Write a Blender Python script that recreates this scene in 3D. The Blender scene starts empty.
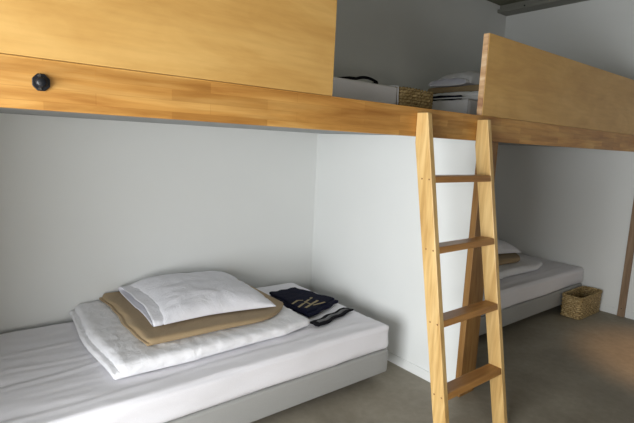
import bpy, bmesh, math, random
from mathutils import Vector, Matrix, noise

S = bpy.context.scene
C = S.collection
# ------------------------------------------------------------------ camera, world, light, exposure
RX = Vector((0.78333024, -0.61986282, 0.04651682)); UX = Vector((0.05304747, 0.14122182, 0.9885557)); FX = Vector((0.61933812, 0.77189797, -0.14350548))
cam = bpy.data.cameras.new('camera'); co = bpy.data.objects.new('camera', cam); C.objects.link(co)
m = Matrix((RX, UX, -FX)).transposed().to_4x4(); m.translation = Vector((0, 0, 1.4)); co.matrix_world = m
cam.sensor_width = 36; cam.lens = 470 / 634 * 36; cam.clip_start = 0.02
S.camera = co
S.view_settings.view_transform = 'Standard'; S.view_settings.look = 'None'
S.view_settings.exposure = 0.0; S.view_settings.gamma = 1; S.view_settings.use_curve_mapping = False

W = bpy.data.worlds.new('sky'); S.world = W; W.use_nodes = True
bg = W.node_tree.nodes['Background']; bg.inputs[0].default_value = (0.92, 0.96, 1.0, 1); bg.inputs[1].default_value = 1.0

def area(name, loc, target, sx, sy, power, col):
    l = bpy.data.lights.new(name, 'AREA'); l.shape = 'RECTANGLE'; l.size = sx; l.size_y = sy; l.energy = power; l.color = col
    o = bpy.data.objects.new(name, l); C.objects.link(o); o.location = loc
    o.rotation_euler = (Vector(target) - Vector(loc)).to_track_quat('-Z', 'Y').to_euler(); return o
# daylight falling in through the left window; added fill light from the front
area('daylight_left', (-1.42, 0.45, 0.95), (0.6, 0.75, 0.85), 1.6, 1.3, 126, (0.96, 0.985, 1.0))
area('fill_front', (-0.75, -1.92, 1.0), (0.3, 1.6, 0.7), 1.1, 1.1, 25, (1.0, 0.94, 0.86))

# ------------------------------------------------------------------ helpers
def tag(o, label=None, cat=None, group=None, kind=None):
    if label: o['label'] = label
    if cat: o['category'] = cat
    if group: o['group'] = group
    if kind: o['kind'] = kind
    return o

def thing(name, loc, label, cat, group=None):
    o = bpy.data.objects.new(name, None); C.objects.link(o); o.location = loc; o.empty_display_size = 0.1
    return tag(o, label, cat, group)

def link(name, bm, mat, parent=None, smooth=False, bevel=0.0, auto=False):
    """link a bmesh given in world coordinates"""
    bmesh.ops.recalc_face_normals(bm, faces=bm.faces)
    me = bpy.data.meshes.new(name)
    cs = [v.co for v in bm.verts]
    mn = Vector([min(c[i] for c in cs) for i in range(3)]); mx = Vector([max(c[i] for c in cs) for i in range(3)])
    org = Vector(((mn.x + mx.x) / 2, (mn.y + mx.y) / 2, mn.z))
    bmesh.ops.translate(bm, verts=bm.verts, vec=-org)
    for f in bm.faces: f.smooth = smooth
    bm.to_mesh(me); bm.free(); me.materials.append(mat)
    o = bpy.data.objects.new(name, me); C.objects.link(o)
    if parent:
        o.parent = parent
        pw = Vector((0, 0, 0)); p = parent
        while p: pw += Vector(p.location); p = p.parent
        o.location = org - pw
    else: o.location = org
    if bevel:
        b = o.modifiers.new('bevel', 'BEVEL'); b.width = bevel; b.segments = 2; b.limit_method = 'ANGLE'; b.angle_limit = 0.6
    return o

def box(bm, x0, x1, y0, y1, z0, z1):
    vs = [bm.verts.new((x, y, z)) for x in (x0, x1) for y in (y0, y1) for z in (z0, z1)]
    for q in ((0, 1, 3, 2), (4, 6, 7, 5), (0, 4, 5, 1), (2, 3, 7, 6), (0, 2, 6, 4), (1, 5, 7, 3)): bm.faces.new([vs[i] for i in q])
    return bm
def B(*a): return box(bmesh.new(), *a)

def prism(bm, pts, ax, a0, a1):
    """extrude a polygon of 2-D points along axis ax between a0 and a1"""
    def P(p, a):
        return (a, p[0], p[1]) if ax == 0 else (p[0], a, p[1]) if ax == 1 else (p[0], p[1], a)
    v0 = [bm.verts.new(P(p, a0)) for p in pts]; v1 = [bm.verts.new(P(p, a1)) for p in pts]
    bm.faces.new(v0); bm.faces.new(v1[::-1]); n = len(pts)
    for i in range(n): bm.faces.new((v0[i], v0[(i + 1) % n], v1[(i + 1) % n], v1[i]))
    return bm

def tube(bm, pts, r, seg=8):
    rings = []
    for i, p in enumerate(pts):
        p = Vector(p); a = Vector(pts[max(i - 1, 0)]); b = Vector(pts[min(i + 1, len(pts) - 1)]); d = (b - a).normalized()
        u = d.cross(Vector((0, 0, 1)));  u = u.normalized() if u.length > 1e-3 else Vector((1, 0, 0)); w = d.cross(u)
        rr = r[i] if isinstance(r, (list, tuple)) else r
        rings.append([bm.verts.new(p + (u * math.cos(2 * math.pi * k / seg) + w * math.sin(2 * math.pi * k / seg)) * rr) for k in range(seg)])
    for a, b in zip(rings, rings[1:]):
        for k in range(seg): bm.faces.new((a[k], a[(k + 1) % seg], b[(k + 1) % seg], b[k]))
    bm.faces.new(rings[0][::-1]); bm.faces.new(rings[-1]); return bm

def fbm(p, o=3):
    return sum(noise.noise(Vector(p) * (2 ** k)) / (2 ** k) for k in range(o))

def soft(bm, x0, x1, y0, y1, z0, z1, r, step=0.02, disp=None, warp=None, zmin=None):
    """closed slab with rounded edges; disp(p,n)->offset along normal, warp(p)->p"""
    sx, sy, sz = x1 - x0, y1 - y0, z1 - z0
    r = min(r, sx / 2 - 1e-4, sy / 2 - 1e-4, sz / 2 - 1e-5)
    def axis(L):
        inner = L - 2 * r; n = max(1, int(round(inner / step))); k = max(3, int(math.ceil(r * 1.6 / step)))
        e = [-L / 2 + r * (1 - math.cos(math.pi / 2 * i / k)) * 1.0 for i in range(k)]
        mid = [-L / 2 + r + inner * i / n for i in range(n + 1)]
        return e + mid + [-v for v in e[::-1]]
    A = [axis(sx), axis(sy), axis(sz)]; h = (sx / 2, sy / 2, sz / 2); c = Vector(((x0 + x1) / 2, (y0 + y1) / 2, (z0 + z1) / 2))
    cache = {}
    def V(i, j, k):
        key = (i, j, k)
        if key in cache: return cache[key]
        p = Vector((A[0][i], A[1][j], A[2][k]))
        q = Vector([max(-h[a] + r, min(h[a] - r, p[a])) for a in range(3)]); d = p - q
        nrm = d.normalized() if d.length > 1e-9 else Vector((0, 0, 1)); w = q + nrm * r + c
        if disp: w = w + nrm * disp(w, nrm)
        if warp: w = Vector(warp(w))
        if zmin is not None and w.z < zmin: w.z = zmin
        cache[key] = bm.verts.new(w); return cache[key]
    n = [len(a) - 1 for a in A]
    for k in (0, n[2]):
        for i in range(n[0]):
            for j in range(n[1]): bm.faces.new((V(i, j, k), V(i + 1, j, k), V(i + 1, j + 1, k), V(i, j + 1, k)))
    for j in (0, n[1]):
        for i in range(n[0]):
            for k in range(n[2]): bm.faces.new((V(i, j, k), V(i + 1, j, k), V(i + 1, j, k + 1), V(i, j, k + 1)))
    for i in (0, n[0]):
        for j in range(n[1]):
            for k in range(n[2]): bm.faces.new((V(i, j, k), V(i, j + 1, k), V(i, j + 1, k + 1), V(i, j, k + 1)))
    return bm

# ------------------------------------------------------------------ materials
def mat(name, rough=0.6, spec=0.5):
    m = bpy.data.materials.new(name); m.use_nodes = True; nt = m.node_tree; b = nt.nodes['Principled BSDF']
    b.inputs['Roughness'].default_value = rough; b.inputs['Specular IOR Level'].default_value = spec
    return m, nt, b
def N(nt, t, **kw):
    n = nt.nodes.new(t)
    for k, v in kw.items():
        if hasattr(n, k): setattr(n, k, v)
        else: n.inputs[k].default_value = v
    return n
def coords(nt, scale=(1, 1, 1), rot=(0, 0, 0), geo=False):
    mp = N(nt, 'ShaderNodeMapping'); mp.inputs['Scale'].default_value = scale; mp.inputs['Rotation'].default_value = rot
    if geo: nt.links.new(N(nt, 'ShaderNodeNewGeometry').outputs['Position'], mp.inputs[0])
    else: nt.links.new(N(nt, 'ShaderNodeTexCoord').outputs['Object'], mp.inputs[0])
    return mp.outputs[0]
def ramp(nt, fac, stops):
    r = N(nt, 'ShaderNodeValToRGB'); e = r.color_ramp.elements
    while len(e) < len(stops): e.new(0.5)
    for el, (p, c) in zip(e, stops): el.position = p; el.color = (*c, 1)
    nt.links.new(fac, r.inputs[0]); return r.outputs[0]
def mix(nt, a, b, fac, mode='MIX'):
    x = N(nt, 'ShaderNodeMix'); x.data_type = 'RGBA'; x.blend_type = mode
    for s, v in ((6, a), (7, b), (0, fac)):
        if isinstance(v, (int, float)): x.inputs[s].default_value = v
        elif isinstance(v, tuple): x.inputs[s].default_value = (*v, 1)
        else: nt.links.new(v, x.inputs[s])
    return x.outputs[2]
def bump(nt, b, h, strength, dist=0.01):
    n = N(nt, 'ShaderNodeBump'); n.inputs['Strength'].default_value = strength; n.inputs['Distance'].default_value = dist
    nt.links.new(h, n.inputs['Height']); nt.links.new(n.outputs[0], b.inputs['Normal'])
def noi(nt, v, scale, detail=4, rough=0.5, dist=0.0):
    n = N(nt, 'ShaderNodeTexNoise'); n.inputs['Scale'].default_value = scale; n.inputs['Detail'].default_value = detail
    n.inputs['Roughness'].default_value = rough; n.inputs['Distortion'].default_value = dist
    nt.links.new(v, n.inputs['Vector']); return n.outputs['Fac']

def plain_wall(name, col, rough=0.85):
    m, nt, b = mat(name, rough, 0.2); v = coords(nt, geo=True)
    f = noi(nt, v, 1.3, 3); c = ramp(nt, f, [(0.3, tuple(x * 0.965 for x in col)), (0.7, col)]); nt.links.new(c, b.inputs['Base Color'])
    bump(nt, b, noi(nt, v, 160, 3), 0.08, 0.002); return m
def wood(name, dark, mid, light, axis=0, rough=0.45, ply=False, staves=False, spec=0.4):
    m, nt, b = mat(name, rough, spec)
    sc = [9, 9, 9]; sc[axis] = 0.9 if not ply else 1.6
    if ply: sc = [1.3, 3, 4]
    v = coords(nt, tuple(sc), geo=True)
    f = noi(nt, v, 1.6, 6, 0.6, 1.2)
    c = ramp(nt, f, [(0.1, dark), (0.5, mid), (0.9, light)] if ply else [(0.28, dark), (0.5, mid), (0.72, light)])
    fs = [60, 60, 60]; fs[axis] = 5
    g = noi(nt, coords(nt, tuple(fs), geo=True), 1.0, 3)
    c = mix(nt, c, ramp(nt, g, [(0.32, (0.70, 0.62, 0.52)), (0.6, (1, 1, 1))]), 0.22 if ply else 0.6, 'MULTIPLY')
    if staves:
        # finger-jointed staves: brick pattern laid in the face of the rail
        mp = coords(nt, (1, 1, 1), (math.pi / 2, 0, 0), geo=True)
        br = N(nt, 'ShaderNodeTexBrick'); br.offset = 0.37; br.squash = 1.0
        br.inputs['Color1'].default_value = (1.0, 1.0, 1.0, 1); br.inputs['Color2'].default_value = (0.60, 0.52, 0.43, 1); br.inputs['Mortar'].default_value = (0.80, 0.72, 0.62, 1)
        br.inputs['Scale'].default_value = 1.0; br.inputs['Mortar Size'].default_value = 0.0009; br.inputs['Mortar Smooth'].default_value = 0.3; br.inputs['Bias'].default_value = -0.25
        br.inputs['Brick Width'].default_value = 0.34; br.inputs['Row Height'].default_value = 0.0335
        nt.links.new(mp, br.inputs['Vector'])
        c = mix(nt, c, br.outputs['Color'], 0.85, 'MULTIPLY')
    if ply:
        blot = noi(nt, coords(nt, (2.2, 2.2, 5), geo=True), 1.4, 4, 0.55, 0.8)
        c = mix(nt, c, ramp(nt, blot, [(0.35, (0.86, 0.80, 0.72)), (0.62, (1, 1, 1))]), 0.6, 'MULTIPLY')
        vo = N(nt, 'ShaderNodeTexVoronoi'); vo.inputs['Scale'].default_value = 3.1; nt.links.new(coords(nt, (1.3, 1, 1.9), geo=True), vo.inputs['Vector'])
        kn = ramp(nt, vo.outputs['Distance'], [(0.018, (0.55, 0.40, 0.26)), (0.045, (1, 1, 1))])
        c = mix(nt, c, kn, 0.7, 'MULTIPLY')
    nt.links.new(c, b.inputs['Base Color']); bump(nt, b, g, 0.12, 0.001); return m
def cloth(name, col, rough=0.9, weave=500, wr=0.25, sheen=0.1, wscale=(3, 9, 9)):
    m, nt, b = mat(name, rough, 0.15); v = coords(nt, geo=True)
    w = noi(nt, coords(nt, wscale, geo=True), 1.4, 4, 0.55, 1.0)
    fine = noi(nt, v, weave, 2)
    c = ramp(nt, fine, [(0.3, tuple(x * 0.93 for x in col)), (0.7, col)]); nt.links.new(c, b.inputs['Base Color'])
    mm = N(nt, 'ShaderNodeMath'); mm.operation = 'MULTIPLY_ADD'; nt.links.new(w, mm.inputs[0]); mm.inputs[1].default_value = 8.0; nt.links.new(fine, mm.inputs[2])
    b.inputs['Sheen Weight'].default_value = sheen
    bump(nt, b, mm.outputs[0], wr, 0.004); return m

M = {}
M['wall'] = plain_wall('white_painted_wall', (0.745, 0.76, 0.75))
M['darkwall'] = plain_wall('grey_brown_wall', (0.13, 0.115, 0.095))
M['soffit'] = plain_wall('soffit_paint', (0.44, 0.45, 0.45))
M['ceiling'] = plain_wall('dark_ceiling', (0.20, 0.20, 0.15))
M['steel'] = plain_wall('grey_painted_beam', (0.25, 0.25, 0.22), 0.6)
M['ply'] = wood('birch_plywood', (0.53, 0.29, 0.08), (0.65, 0.39, 0.125), (0.75, 0.49, 0.18), 0, 0.42, ply=True)
M['rail'] = wood('laminated_rail', (0.45, 0.20, 0.045), (0.60, 0.31, 0.08), (0.71, 0.43, 0.145), 0, 0.42, staves=True)
M['ladder'] = wood('ladder_wood', (0.46, 0.26, 0.08), (0.64, 0.42, 0.165), (0.75, 0.54, 0.25), 2, 0.4)
M['rung'] = wood('rung_wood', (0.29, 0.13, 0.035), (0.41, 0.195, 0.055), (0.50, 0.26, 0.08), 0, 0.38)
M['post'] = wood('post_wood', (0.24, 0.12, 0.035), (0.32, 0.165, 0.05), (0.39, 0.22, 0.07), 2, 0.45)
M['plug'] = wood('plug_wood', (0.20, 0.09, 0.03), (0.26, 0.12, 0.04), (0.3, 0.15, 0.05), 0, 0.5)
M['endgrain'] = wood('panel_edge', (0.30, 0.13, 0.07), (0.62, 0.40, 0.22), (0.80, 0.62, 0.42), 1, 0.6)
M['trimwood'] = wood('trim_wood', (0.20, 0.13, 0.08), (0.27, 0.18, 0.11), (0.33, 0.23, 0.15), 2, 0.6)
M['sheet'] = cloth('white_sheet', (0.81, 0.80, 0.84), wr=0.08, wscale=(1.4, 7, 7))
M['duvet'] = cloth('white_duvet_cover', (0.85, 0.85, 0.88), wr=0.28, wscale=(10, 8, 10))
M['pillow'] = cloth('pillowcase', (0.82, 0.82, 0.87), wr=0.32, wscale=(6, 7, 6))
M['tan'] = cloth('tan_blanket', (0.375, 0.275, 0.16), weave=260, wr=0.3, wscale=(4, 4, 4))
M['base'] = cloth('grey_bed_base', (0.36, 0.36, 0.35), weave=420, wr=0.10)
M['navy'] = cloth('navy_cotton', (0.005, 0.006, 0.020), weave=300, wr=0.35, sheen=0.0)
M['black'] = cloth('black_cotton', (0.005, 0.005, 0.008), weave=300, wr=0.2, sheen=0.0)
M['gold'] = cloth('gold_print', (0.30, 0.24, 0.12), wr=0.1)
M['grey'] = cloth('grey_stripe', (0.11, 0.11, 0.115), wr=0.1)
def floor_mat():
    m, nt, b = mat('concrete_floor', 0.55, 0.4); v = coords(nt, geo=True)
    a = noi(nt, v, 1.6, 6, 0.6, 0.4); c = ramp(nt, a, [(0.3, (0.22, 0.195, 0.15)), (0.55, (0.30, 0.27, 0.215)), (0.75, (0.365, 0.335, 0.27))])
    d = noi(nt, v, 22, 5, 0.6); c = mix(nt, c, ramp(nt, d, [(0.35, (0.82, 0.82, 0.8)), (0.65, (1, 1, 1))]), 0.7, 'MULTIPLY')
    nt.links.new(c, b.inputs['Base Color']); bump(nt, b, d, 0.1, 0.003)
    nt.links.new(ramp(nt, a, [(0.3, (0.5,) * 3), (0.7, (0.7,) * 3)]), b.inputs['Roughness']); return m
M['floor'] = floor_mat()
def wicker_mat():
    m, nt, b = mat('wicker', 0.6, 0.3); v = coords(nt, (1, 1, 1), geo=True)
    d = noi(nt, v, 70, 3); c = ramp(nt, d, [(0.3, (0.30, 0.20, 0.085)), (0.5, (0.52, 0.38, 0.18)), (0.72, (0.68, 0.53, 0.29))])
    # separate strands: colour varies strand by strand, shade in the weave gaps painted dark
    sx = N(nt, 'ShaderNodeSeparateXYZ'); nt.links.new(v, sx.inputs[0]); ad = N(nt, 'ShaderNodeMath'); nt.links.new(sx.outputs[0], ad.inputs[0]); nt.links.new(sx.outputs[1], ad.inputs[1])
    cx = N(nt, 'ShaderNodeCombineXYZ'); nt.links.new(ad.outputs[0], cx.inputs[0]); nt.links.new(sx.outputs[2], cx.inputs[1])
    br = N(nt, 'ShaderNodeTexBrick'); nt.links.new(cx.outputs[0], br.inputs['Vector'])
    for k, val in (('Scale', 1.0), ('Brick Width', .034), ('Row Height', .0172), ('Mortar Size', .0022), ('Mortar Smooth', .6)): br.inputs[k].default_value = val
    br.inputs['Color1'].default_value = (1, 1, 1, 1); br.inputs['Color2'].default_value = (.68, .66, .60, 1); br.inputs['Mortar'].default_value = (.22, .18, .13, 1)
    c = mix(nt, c, br.outputs['Color'], 0.9, 'MULTIPLY')
    nt.links.new(c, b.inputs['Base Color']); bump(nt, b, d, 0.4, 0.003); return m
M['wicker'] = wicker_mat()
def simple(name, col, rough, metal=0.0):
    m, nt, b = mat(name, rough); b.inputs['Metallic'].default_value = metal
    f = noi(nt, coords(nt, geo=True), 60, 2); nt.links.new(ramp(nt, f, [(0.3, tuple(x * 0.85 for x in col)), (0.7, col)]), b.inputs['Base Color']); return m
M['blackplastic'] = simple('black_plastic', (0.006, 0.007, 0.011), 0.42)
M['screw'] = simple('bright_screw', (0.75, 0.75, 0.78), 0.2, 1.0)
M['white'] = simple('white_frame', (0.75, 0.76, 0.76), 0.5)
g, gn, gb = mat('window_glass', 0.0); gb.inputs['Transmission Weight'].default_value = 1; gb.inputs['IOR'].default_value = 1.0
M['glass'] = g
e, en, eb = mat('lamp_bulb', 0.5); eb.inputs['Emission Color'].default_value = (1, 0.62, 0.25, 1); eb.inputs['Emission Strength'].default_value = 15
M['bulb'] = e

# ------------------------------------------------------------------ room shell
XL, XR, YF, YB, ZC = -1.55, 4.68, -2.05, 2.84, 2.875
def struct(name, bm, m, parent=None, **k):
    o = link(name, bm, m, parent, **k)
    if not parent: o['kind'] = 'structure'
    return o
struct('floor', B(XL - .15, XR + .15, YF - .15, YB + .15, -0.1, 0), M['floor'])
struct('ceiling', B(XL - .15, XR + .15, YF - .15, YB + .15, ZC, ZC + .1), M['ceiling'])
struct('wall_back', B(XL - .15, XR + .15, YB, YB + .15, 0, ZC), M['wall'])
struct('wall_right', B(XR, XR + .15, YF, YB, 0, ZC), M['wall'])
bm = bmesh.new()
wy0, wy1, wz0, wz1 = -0.4, 1.3, 0.2, 1.7
box(bm, XL - .15, XL, YF, wy0, 0, ZC); box(bm, XL - .15, XL, wy1, YB, 0, ZC); box(bm, XL - .15, XL, wy0, wy1, 0, wz0); box(bm, XL - .15, XL, wy0, wy1, wz1, ZC)
struct('wall_left', bm, M['wall'])
bm = bmesh.new()
fx0, fx1, fz0, fz1 = -1.35, -0.1, 0.4, 1.7
box(bm, XL - .15, fx0, YF - .15, YF, 0, ZC); box(bm, fx1, XR + .15, YF - .15, YF, 0, ZC); box(bm, fx0, fx1, YF - .15, YF, 0, fz0); box(bm, fx0, fx1, YF - .15, YF, fz1, ZC)
struct('wall_front', bm, M['darkwall'])
def window(name, ax, c, a0, a1, z0, z1):
    bm = bmesh.new(); t = 0.05
    def bb(p0, p1, q0, q1):
        if ax == 0: box(bm, c - .03, c + .03, p0, p1, q0, q1)
        else: box(bm, p0, p1, c - .03, c + .03, q0, q1)
    bb(a0, a1, z0, z0 + t); bb(a0, a1, z1 - t, z1); bb(a0, a0 + t, z0 + t, z1 - t); bb(a1 - t, a1, z0 + t, z1 - t); mid = (a0 + a1) / 2; bb(mid - t / 2, mid + t / 2, z0 + t, z1 - t)
    w = struct(name, bm, M['white'])
    for p0, p1 in ((a0 + t, mid - t / 2), (mid + t / 2, a1 - t)):
        b2 = bmesh.new()
        if ax == 0: box(b2, c - .004, c + .004, p0, p1, z0 + t, z1 - t)
        else: box(b2, p0, p1, c - .004, c + .004, z0 + t, z1 - t)
        link('pane', b2, M['glass'], w)
window('window_1', 0, XL - 0.1, wy0, wy1, wz0, wz1)
window('added_window_2', 1, YF - 0.1, fx0, fx1, fz0, fz1)  # invented front window, out of view, as an opening for the fill light

YR = 1.415            # front face of the bunk rail
PX0, PX1 = 2.25, 2.385
struct('wall_middle', B(PX0, PX1, YR + 0.045, YB, 0, 1.473), M['wall'])
struct('wall_side', B(-0.585, -0.45, YR + 0.045, YB, 0, 1.473), M['wall'])
# skirting boards, painted white
struct('baseboard_middle', B(PX0 - .008, PX0, YR + .05, YB, 0, .06), M['wall'], bevel=.002)
struct('baseboard_back', B(-.45, PX0 - .008, YB - .008, YB, 0, .06), M['wall'], bevel=.002)
struct('baseboard_right', B(XR - .008, XR, YR + .045, YB, 0, .06), M['wall'], bevel=.002)
struct('baseboard_front', B(XR - .008, XR, YF, YR - .02, 0, .06), M['wall'], bevel=.002)
# wooden strip on the right wall under the rail
bm = B(XR - .022, XR, YR - .018, YR + .038, 0, 1.45)
t1 = struct('trim_1', bm, M['trimwood'], bevel=.002)
bm = bmesh.new(); tube(bm, [(XR - .0225, YR + .01, .075), (XR - .0245, YR + .01, .075)], .004, 10); link('screw', bm, M['blackplastic'], t1)
# steel beam in the angle of ceiling and right wall
bm = bmesh.new()
prism(bm, [(4.545, ZC), (4.545, 2.835), (4.505, 2.828), (4.505, 2.797), (XR, 2.797), (XR, ZC)], 1, YF, YB)
tb = struct('trim_2', bm, M['steel'], bevel=.003)
for y in (2.55, 1.75, 0.95):
    bm = bmesh.new(); tube(bm, [(4.5055, y, 2.813), (4.497, y, 2.813)], .007, 8); link('bolt', bm, M['blackplastic'], tb)

# ------------------------------------------------------------------ bunk frame
bf = thing('bunk_frame', (1.2, 2.1, 0), 'long built-in wooden bunk deck with front rail, two plywood guard panels and a post', 'bunk frame')
BX0 = XL + 0.005
link('front_rail', B(BX0, XR - .002, YR, YR + .04, 1.452, 1.581), M['rail'], bf, bevel=.0025)
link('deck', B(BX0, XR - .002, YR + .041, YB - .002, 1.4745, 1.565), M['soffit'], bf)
bm = B(XL + .01, 1.186, YR + .001, YR + .034, 1.582, 1.992); link('guard_panel', bm, M['ply'], bf, bevel=.002)
gp = link('guard_panel', B(2.199, XR - .002, YR + .001, YR + .034, 1.582, 1.992), M['ply'], bf, bevel=.002)
link('edge_band', B(2.1945, 2.1985, YR + .003, YR + .032, 1.584, 1.990), M['endgrain'], gp)
link('post', B(PX0 - .004, PX1 + .004, YR + .006, YR + .043, 0, 1.4505), M['post'], bf, bevel=.002)

# ------------------------------------------------------------------ black hooks on the rail
def hook(x, z, label):
    t = thing('rail_hook', (x, YR, z), label, 'hook', 'black hooks screwed to the front rail')
    bm = bmesh.new(); r = .0232
    pts = [(x + r * math.cos(math.pi / 8 + k * math.pi / 4) * .93, z + r * math.sin(math.pi / 8 + k * math.pi / 4)) for k in range(8)]
    prism(bm, pts, 1, YR - .008, YR - .0002); link('back_plate', bm, M['blackplastic'], t, bevel=.0015)
    bm = bmesh.new(); tube(bm, [(x, YR - .0083, z), (x, YR - .014, z), (x, YR - .019, z), (x, YR - .021, z)], [.0125, .013, .012, .008], 20); link('knob', bm, M['blackplastic'], t, smooth=True)
    for s in (-1, 1):
        bm = bmesh.new(); tube(bm, [(x - .004, YR - .0082, z + s * .0165), (x - .004, YR - .0105, z + s * .0165)], .0038, 10); link('screw', bm, M['screw'], t)
    return t
hook(0.209, 1.521, 'black octagonal hook with two bright screws, on the rail above the near bed')
hook(4.392, 1.527, 'black octagonal hook on the rail at the right end, near the right wall')

# ------------------------------------------------------------------ ladder
lad = thing('ladder', (1.935, 1.12, 0), 'light wooden four-rung ladder leaning on the bunk rail', 'ladder')
fy = lambda z: 1.087 + .171 * z
prof = [(fy(0), 0), (1.157, 0), (1.4135, 1.425), (1.4135, 1.5575), (fy(1.5575) + .001, 1.5575)]
SX = ((1.684, 1.714), (2.156, 2.186)); RZ = (1.265, .953, .628, .305)
for a, b in SX:
    bm = bmesh.new(); prism(bm, prof, 0, a, b); st = link('stile', bm, M['ladder'], lad, bevel=.003)
    for z in RZ:
        for k in (.014, .054):
            bm = bmesh.new(); yy = fy(z) + k
            if a < 2: tube(bm, [(a - .0006, yy, z), (a + .002, yy, z)], .0042, 10)
            else: tube(bm, [(b - .002, yy, z), (b + .0006, yy, z)], .0042, 10)
            link('wood_plug', bm, M['plug'], st)
for z in RZ:
    bm = bmesh.new(); h = .015
    prism(bm, [(fy(z - h) + .001, z - h), (fy(z - h) + .070, z - h), (fy(z + h) + .070, z + h), (fy(z + h) + .001, z + h)], 0, 1.7142, 2.1558)
    link('rung', bm, M['rung'], lad, bevel=.003)

# ------------------------------------------------------------------ beds
GB = 'grey fabric beds with white sheets'
def wrinkle(seed, amp, sx=2.0, sy=10.0):
    def d(p, n):
        k = fbm((p.x * sx + seed, p.y * sy, p.z * 6), 3)
        return amp * (1 - abs(k) * 2.2)
    return d
def mattress_mesh(x0, y0, z0, z1, seed, L=1.95, Wd=1.02, r=.035):
    bm = bmesh.new()
    dd = wrinkle(seed, .0035, 1.6, 9)
    def disp(p, n):
        e = dd(p, n)
        if n.z > .5: e += -.006 + .005 * noise.noise(Vector((p.x * 1.4 + seed, p.y * 2.2, 0)))
        if n.z > .5:   # long pulled creases in the sheet
            for c0, sl, x_a, x_b, am in ((2.13, .10, -.1, .75, .006), (2.30, -.06, .0, .62, .004), (1.86, .02, -.2, 1.3, .005), (2.45, .05, .0, .5, .004), (1.93, -.03, 1.0, 1.9, .004)):
                q = p.x - x0
                if x_a < q < x_b:
                    fade = min(1, (q - x_a) / .15, (x_b - q) / .15); dy = p.y - c0 - sl * q - .01 * math.sin(q * 7 + c0)
                    e += am * fade * math.exp(-(dy / .013) ** 2) - am * .3 * fade * math.exp(-((dy - .03) / .02) ** 2)
        # pulled-tight creases on the front side
        if n.y < -.5: e += .005 * noise.noise(Vector((p.x * 2.4 + p.z * 9, seed, p.z * 13)))
        return e - .0045
    soft(bm, x0, x0 + L, y0, y0 + Wd, z0, z1, r, .014, disp)
    return bm
def make_bed(x0, label):
    t = thing('bed', (x0 + .975, 2.3, 0), label, 'bed', GB)
    bm = bmesh.new(); soft(bm, x0, x0 + 1.95, 1.772, 2.80, .070, .212, .014, .08); link('bed_base', bm, M['base'], t, smooth=True)
    for x in (x0 + .12, x0 + 1.83):
        for y in (1.93, 2.68):
            bm = bmesh.new(); tube(bm, [(x, y, 0), (x, y, .072)], [.022, .028], 12); link('leg', bm, M['blackplastic'], t)
    link('mattress', mattress_mesh(x0 + .003, 1.765, .2125, .374, x0), M['sheet'], t, smooth=True)
    return t
bed1 = make_bed(.070, 'near grey fabric bed with white sheet, under the left guard panel')
bed2 = make_bed(2.72, 'far grey fabric bed with white sheet, behind the ladder beside the basket')
# mattresses on the upper deck
def upper_mattress(x0, label):
    t = thing('mattress', (x0 + .975, 2.3, 1.566), label, 'mattress', 'white mattresses on the upper deck')
    link('sheet_cover', mattress_mesh(x0, 1.82, 1.5665, 1.737, x0 * 2, r=.022), M['sheet'], t, smooth=True)
    y0, y1, z0, z1 = 1.819, 2.82, 1.575, 1.734
    for xe in (x0 + .001, x0 + 1.949):
        bm = bmesh.new(); tube(bm, [(xe, y0 + .012, z0), (xe, y0 + .008, 1.65), (xe, y0 + .012, z1), (xe, y0 + .05, z1 + .003), (xe, y1, z1 + .003)], .0045, 6)
        link('piping', bm, M['pillow'], t, smooth=True)
    return t
upper_mattress(.055, 'bare white mattress on the upper deck, just right of the left guard panel')
upper_mattress(2.665, 'white mattress on the upper deck, running behind the right guard panel')

# ------------------------------------------------------------------ bedding
def duvet_top(x, x0, w, h):
    u = (x - x0) / w
    return h * (1 - .34 * max(0, u - .5) / .5)
def duvet_mesh(x0, y0, z0, seed, w=1.055, d=.86, h=.068):
    bm = bmesh.new()
    def disp(p, n):
        u = (p.x - x0) / w; v = (p.y - y0) / d
        k = fbm((p.x * 6 + seed, p.y * 6, p.z * 9), 3); f = fbm((p.x * 17 + seed, p.y * 13, p.z * 17 + 5), 2)
        e = -.003 * min(1, abs(k) * 2.0) - .005 * (1 - min(1, abs(f) * 3.2)) ** 2
        return e if n.z > -.5 else 0
    def warp(p):
        u = (p.x - x0) / w; v = (p.y - y0) / d
        z = z0 + (p.z - z0) * duvet_top(p.x, x0, w, 1)
        x = p.x + .012 * math.sin(v * 7 + seed) * (1 - u)
        y = p.y + .06 * max(0, u - .80) / .20 * (1 - v) + .006 * math.sin(u * 9 + seed)
        return (x, y, z)
    # the folded stack, and its lower leaf showing at the left end
    soft(bm, x0 + .026, x0 + w, y0, y0 + d, z0, z0 + h, h * .5, .016, disp, warp, zmin=z0)
    soft(bm, x0, x0 + .4, y0 + .006, y0 + d - .006, z0, z0 + h * .5, h * .25, .016, disp, warp, zmin=z0)
    return bm
def blanket_top(x, x0, w, h):
    return h * (1 - .35 * max(0, (x - x0) / w))
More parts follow.
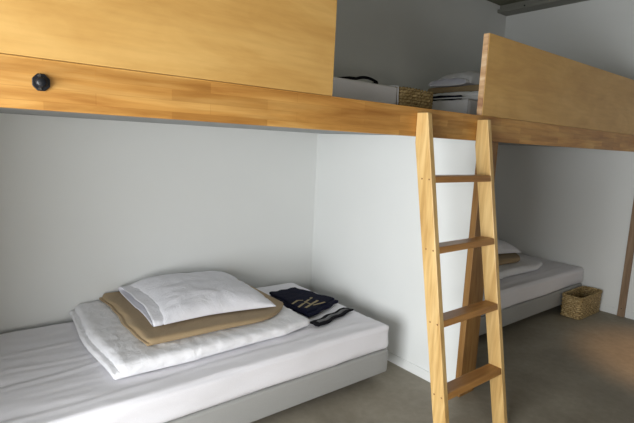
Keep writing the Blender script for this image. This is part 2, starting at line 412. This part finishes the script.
def blanket_mesh(x0, y0, zfun, seed, w, d, h):
    bm = bmesh.new()
    def warp(p):
        u = (p.x - x0) / w; v = (p.y - y0) / d; q = p.z / h
        dy = .20 * max(0, (u - .60) / .40) ** 2.2 * (1 - v)
        y = p.y + dy + .003 * math.sin(u * 11 + seed)
        x = p.x + max(0, 1 - u * 2) * (.007 * math.sin(v * 9 + seed + q * 2) + .0035 * math.sin(v * 24 + q * 5))
        return (x, y, zfun(min(max(x, x0), x0 + w)) + .001 + p.z * (1 - .35 * max(0, u)))
    def disp(p, n): return -.002 + .002 * fbm((p.x * 5 + seed, p.y * 5, p.z * 20), 2)
    soft(bm, x0 + .014, x0 + w, y0, y0 + d, 0, h, h * .5, .018, disp, warp)
    # lower leaf of the fold, showing at the left end
    soft(bm, x0, x0 + .35, y0 + .006, y0 + d - .006, .001, h * .46, h * .22, .018, disp, warp)
    return bm
def pillow_meshes(x0, y0, zfun, seed, w=.65, d=.60, h=.125):
    """body, and the open mouth of the pillowcase at the left end; heights are above zfun(x)"""
    cl = zfun
    def surf(u, v, side):
        a = abs(2 * u - 1); b = abs(2 * v - 1)
        t = (max(0, 1 - a ** 3.4)) ** .52 * (max(0, 1 - b ** 3.2)) ** .50
        px = x0 + .05 * v * u + w * (u - .018 * (2 * u - 1) * (1 - b ** 2)); py = y0 + d * (v - .03 * (2 * v - 1) * (1 - a ** 2))
        rad = fbm((px * 7 + seed, py * 7, 3 + side), 3); st = fbm((px * 4 + seed, py * 15, 9), 2)
        wr = (-.006 * abs(rad) * 2 + .004 * (1 - 2 * abs(st)) * (.4 + a)) * min(1, t * 3)
        edge = .010 + .006 * b
        z = edge + (h - .01) * t * (1 + .05 * noise.noise(Vector((px * 3, py * 3, seed)))) + wr if side > 0 else edge * (1 - t)
        return Vector((px, py, cl(px) + max(z, .001)))
    bm = bmesh.new(); n1, n2 = 48, 40
    g = {}
    def V(i, j, s):
        if i in (0, n1) or j in (0, n2): s = 1
        if (i, j, s) not in g: g[(i, j, s)] = bm.verts.new(surf(.5 - .5 * math.cos(math.pi * i / n1), .5 - .5 * math.cos(math.pi * j / n2), s))
        return g[(i, j, s)]
    for s in (1, -1):
        for i in range(n1):
            for j in range(n2):
                f = [V(i, j, s), V(i + 1, j, s), V(i + 1, j + 1, s), V(i, j + 1, s)]
                try: bm.faces.new(f if s > 0 else f[::-1])
                except ValueError: pass
    # open pillowcase mouth: one sheet of cloth bent round into a flat loop
    b2 = bmesh.new(); nu = 8; loop = []; nv = 26
    for s in (1, -1):
        for j in range(nv + 1):
            v = j / nv if s > 0 else 1 - j / nv
            if s < 0 and j in (0, nv): continue
            loop.append((v, s))
    grids = []
    for k in (0, 1):
        grid = []
        for i in range(nu + 1):
            q = i / nu; row = []
            for v, s in loop:
                bb = abs(2 * v - 1); c = max(0, 1 - bb ** 3.0) ** .55
                x = x0 + .055 * (1 - q) - .030 * q + (.016 * bb ** 3 + .004 * math.sin(v * 9 + seed)) * q * (-1 if v < .5 else .3)
                y = y0 + d * (.5 + (v - .5) * (.985 if q > .5 else .96))
                if s > 0: z = .014 + c * (h * .40 * (1 - q) + .036 * q) + .003 * math.sin(v * 21 + seed) * q * c
                else: z = .014 - .012 * c
                z += (.0018 if k else 0) * (1 if s > 0 else -.3)
                row.append(b2.verts.new((x, y, cl(x) + max(z, .001))))
            grid.append(row)
        grids.append(grid)
    n = len(loop)
    for gd in grids:
        for i in range(nu):
            for j in range(n): b2.faces.new((gd[i][j], gd[i + 1][j], gd[i + 1][(j + 1) % n], gd[i][(j + 1) % n]))
    A, Bq = grids
    for i in (0, nu):
        for j in range(n): b2.faces.new((A[i][j], Bq[i][j], Bq[i][(j + 1) % n], A[i][(j + 1) % n]))
    return bm, b2
def bedding(dx, zt, labels, seed, y=0.0, pdx=0, bdx=0, ph=.112, dd=0, bh=.040, dw=0):
    xd, wd, hd = .50 + dx, 1.095 + dw, .068
    du = link('duvet', duvet_mesh(xd, 1.93 + y, zt, seed, wd, .90 - dd, hd), M['duvet'], smooth=True); tag(du, labels[0], 'duvet', 'folded white duvets')
    xb, wb = .675 + dx + bdx, .895
    zf = lambda x: zt + duvet_top(min(max(x, xd), xd + wd), xd, wd, hd)
    bl = link('blanket', blanket_mesh(xb, 2.035 + y, zf, seed, wb, .785 - dd, bh), M['tan'], smooth=True); tag(bl, labels[1], 'blanket', 'folded tan blankets')
    zp = lambda x: zf(x) + blanket_top(min(max(x, xb), xb + wb), xb, wb, bh) + .001
    t = thing('pillow', (1.1 + dx + pdx, 2.5 + y, zt + .12), labels[2], 'pillow', 'white pillows on tan blankets')
    b1, b2 = pillow_meshes(.80 + dx + pdx, 2.135 + y, zp, seed, d=.68 - dd, h=ph)
    link('cushion', b1, M['pillow'], t, smooth=True); link('case_opening', b2, M['pillow'], t, smooth=True)
    return t
bedding(0, .3745, ('folded white duvet on the near bed, under the tan blanket', 'folded tan blanket on the near bed, between duvet and pillow', 'white pillow in an open pillowcase on top of the bedding of the near bed'), 1.3)
bedding(2.66, .3745, ('folded white duvet on the far lower bed behind the ladder', 'folded tan blanket on the far lower bed behind the ladder', 'white pillow on the bedding of the far lower bed behind the ladder'), 4.1, bh=.066, ph=.125, pdx=.06, dw=.06)
bedding(2.33, 1.7385, ('folded white duvet up on the upper deck beside the right guard panel', 'folded tan blanket up on the upper deck beside the right guard panel', 'white pillow up on the upper deck beside the right guard panel'), 7.7, y=-.12, pdx=-.18, bdx=-.10, ph=.135, dd=.32, bh=.05)

# ------------------------------------------------------------------ navy garment, belt, dark cloth, strap
def quad_slab(bm, q, z0, h, r, disp=None, step=.014):
    """soft slab whose plan is the quad q (left-back, right-back, right-front, left-front)"""
    lb, rb, rf, lf = [Vector((*p, 0)) for p in q]
    L = ((rb - lb).length + (rf - lf).length) / 2; Wd = ((lb - lf).length + (rb - rf).length) / 2
    def warp(p):
        u = p.x / L; v = p.y / Wd; w = (lf * (1 - u) + rf * u) * (1 - v) + (lb * (1 - u) + rb * u) * v
        w.x += .006 * math.sin(v * 13); w.y += .006 * math.sin(u * 15 + 1)
        return (w.x, w.y, p.z)
    soft(bm, 0, L, 0, Wd, z0, z0 + h, r, step, disp, warp, zmin=z0); return bm
zt = .3755
ga = thing('folded_garment', (1.8, 2.33, zt), 'folded navy garment with a gold emblem lying on the near bed', 'clothing')
def gd(p, n): return .003 * fbm((p.x * 14, p.y * 14, p.z * 30), 2)
bm = bmesh.new(); quad_slab(bm, ((1.615, 2.50), (1.86, 2.53), (1.975, 2.19), (1.645, 2.075)), zt, .022, .011, gd)
quad_slab(bm, ((1.66, 2.54), (1.875, 2.54), (1.965, 2.22), (1.650, 2.10)), zt + .012, .020, .010, gd)
link('cloth', bm, M['navy'], ga, smooth=True)
ze = zt + .0335
STROKES = [(((1.657, 2.199), (1.834, 2.298)), .014), (((1.686, 2.168), (1.833, 2.235)), .014), (((1.656, 2.265), (1.722, 2.301)), .012), (((1.722, 2.301), (1.752, 2.283)), .007), (((1.743, 2.26), (1.754, 2.2)), .010), (((1.753, 2.179), (1.854, 2.187)), .010)]
bm = bmesh.new()
for (a, b), w in STROKES:
    # each stroke follows the cloth: a thin gold print laid on its surface
    a = Vector((*a, 0)); b = Vector((*b, 0)); n = (b - a).normalized().cross(Vector((0, 0, 1))) * w / 2
    prism(bm, [((a + n).x, (a + n).y), ((b + n).x, (b + n).y), ((b - n).x, (b - n).y), ((a - n).x, (a - n).y)], 2, ze - .003, ze)
e = link('emblem', bm, M['gold'], ga); e['label'] = 'gold emblem of crossed slanting strokes'

sb = thing('sash', (1.78, 2.03, zt), 'narrow dark sash with a grey stripe lying in front of the navy garment', 'sash')
bm = bmesh.new(); quad_slab(bm, ((1.604, 2.015), (1.938, 2.098), (1.968, 2.040), (1.606, 1.938)), zt, .012, .006); link('cloth', bm, M['black'], sb, smooth=True)
bm = bmesh.new(); quad_slab(bm, ((1.640, 1.998), (1.925, 2.071), (1.938, 2.053), (1.640, 1.970)), zt + .0105, .0025, .0012); e = link('stripe', bm, M['grey'], sb, smooth=True); e['label'] = 'woven grey stripe'

bm = bmesh.new(); quad_slab(bm, ((2.69, 2.30), (2.805, 2.30), (2.805, 1.98), (2.70, 1.90)), 1.7395, .022, .011, gd)
tag(link('folded_cloth', bm, M['navy'], smooth=True), 'dark folded cloth up on the upper deck, beside the wicker basket', 'cloth')

bm = bmesh.new()
pts = [(1.60, 2.02, 1.746), (1.68, 1.99, 1.748), (1.745, 1.95, 1.757)] + [(1.79 + .155 * k / 8, 1.945, 1.752 + .020 * math.sin(math.pi * (k + 1) / 10)) for k in range(9)] + [(1.958, 1.95, 1.754), (1.966, 2.05, 1.748), (1.958, 2.2, 1.746)]
tube(bm, pts, .008, 8)
tag(link('strap', bm, M['black'], smooth=True), 'dark cord strap arching over the top of the bare upper mattress', 'strap')

# ------------------------------------------------------------------ wicker baskets
def basket(x0, x1, y0, y1, z0, h, label, flare=.0):
    t = thing('wicker_basket', ((x0 + x1) / 2, (y0 + y1) / 2, z0), label, 'basket', 'wicker baskets')
    r = .035; cx, cy = (x0 + x1) / 2, (y0 + y1) / 2; hx, hy = (x1 - x0) / 2, (y1 - y0) / 2
    def loop(off):
        P = []; L = [(hx - r, hy - r, 0), (-hx + r, hy - r, 90), (-hx + r, -hy + r, 180), (hx - r, -hy + r, 270)]
        for qx, qy, a0 in L:
            for k in range(7):
                a = math.radians(a0 + 15 * k); P.append(Vector((qx + (r + off) * math.cos(a), qy + (r + off) * math.sin(a))))
        # resample
        P.append(P[0]); seg = [0]
        for a, b in zip(P, P[1:]): seg.append(seg[-1] + (b - a).length)
        n = 2 * int(seg[-1] / .014 / 2) ; n += n % 2; out = []; i = 0
        for k in range(n):
            s = seg[-1] * k / n
            while seg[i + 1] < s: i += 1
            u = (s - seg[i]) / max(1e-9, seg[i + 1] - seg[i]); out.append(P[i].lerp(P[i + 1], u))
        return out
    base = loop(0); n = len(base); rows = max(8, int(h / .017)); sub = 4
    def pos(k, q, inn):
        p = base[k % n]; c = Vector((p.x, p.y)); d = c.normalized() if c.length else c
        row = int(min(rows - 1, q * rows)); ph = (k // 2 + row) % 2; fz = math.sin(math.pi * ((q * rows) % 1.0)) if q < 1 else 0
        o = (.0048 if ph else -.003) * (1 if not inn else -1) + .003 * fz - (.009 if inn else 0)
        f = 1 + flare * q + .0 * math.sin(q * 3); wob = .004 * noise.noise(Vector((p.x * 9, p.y * 9, q * 3 + x0)))
        return Vector((cx + c.x * f + d.x * (o + wob), cy + c.y * f + d.y * (o + wob), z0 + .004 + q * (h - .012) + .005 * q * noise.noise(Vector((p.x * 6, p.y * 6, x0)))))
    bm = bmesh.new(); Q = rows * sub
    G = [[[bm.verts.new(pos(k, min(1, q / Q), inn)) for k in range(n)] for q in range(Q + 1)] for inn in (False, True)]
    for g in G:
        for q in range(Q):
            for k in range(n): bm.faces.new((g[q][k], g[q][(k + 1) % n], g[q + 1][(k + 1) % n], g[q + 1][k]))
    for q in (0, Q):
        for k in range(n): bm.faces.new((G[0][q][k], G[0][q][(k + 1) % n], G[1][q][(k + 1) % n], G[1][q][k]))
    link('woven_body', bm, M['wicker'], t, smooth=True)
    bm = bmesh.new(); f = 1 + flare; m_ = n * 3
    for s in (0, 1):
        pts = []
        for k in range(m_ + 1):
            p = base[(k // 3) % n].lerp(base[(k // 3 + 1) % n], (k % 3) / 3); c = Vector((p.x, p.y)); d = c.normalized(); a = k * .55 + s * math.pi
            o = .006 * math.cos(a) - .003
            pts.append((cx + c.x * f + d.x * o, cy + c.y * f + d.y * o, z0 + h - .006 + .006 * math.sin(a) + .005 * noise.noise(Vector((p.x * 6, p.y * 6, x0)))))
        tube(bm, pts, .0062, 6)
    link('rim', bm, M['wicker'], t, smooth=True)
    bm = bmesh.new(); prism(bm, [(cx + (p.x) * .97, cy + p.y * .97) for p in base], 2, z0 + .0005, z0 + .008); link('basket_base', bm, M['wicker'], t)
    return t
basket(4.205, 4.640, 1.585, 1.752, 0.0005, .195, 'small square wicker basket standing on the floor at the foot of the far bed', .01)
basket(2.03, 2.325, 1.83, 2.10, 1.5665, .165, 'wicker basket up on the upper deck, between the two upper mattresses', .01)

# ------------------------------------------------------------------ pendant lamp, to the right of the view
pl = thing('pendant_lamp', (3.75, .66, 2.02), 'small pendant lamp with a warm bulb hanging in the room to the right', 'lamp')
bm = bmesh.new()
prof2 = [(.03, 2.20), (.05, 2.19), (.10, 2.05), (.104, 2.05), (.055, 2.20), (.03, 2.215)]
ring = [[bm.verts.new((3.75 + r_ * math.cos(2 * math.pi * k / 24), .66 + r_ * math.sin(2 * math.pi * k / 24), z_)) for k in range(24)] for r_, z_ in prof2]
for i in range(6):
    for k in range(24): bm.faces.new((ring[i][k], ring[i][(k + 1) % 24], ring[(i + 1) % 6][(k + 1) % 24], ring[(i + 1) % 6][k]))
link('lamp_shade', bm, M['blackplastic'], pl, smooth=True)
bm = bmesh.new(); tube(bm, [(3.75, .66, 2.19), (3.75, .66, ZC - .001)], .003, 8); link('cord', bm, M['blackplastic'], pl)
bm = bmesh.new(); bmesh.ops.create_uvsphere(bm, u_segments=16, v_segments=10, radius=.028, matrix=Matrix.Translation((3.75, .66, 2.14))); link('bulb', bm, M['bulb'], pl, smooth=True)
sp = bpy.data.lights.new('lamp_light', 'SPOT'); sp.energy = 105; sp.color = (1.0, .52, .20); sp.spot_size = .80; sp.spot_blend = 1.0; sp.shadow_soft_size = .03
so = bpy.data.objects.new('lamp_light', sp); C.objects.link(so); so.location = (3.75, .66, 2.10); so.rotation_euler = (Vector((3.95, .72, 0)) - Vector((3.75, .66, 2.10))).to_track_quat('-Z', 'Y').to_euler()
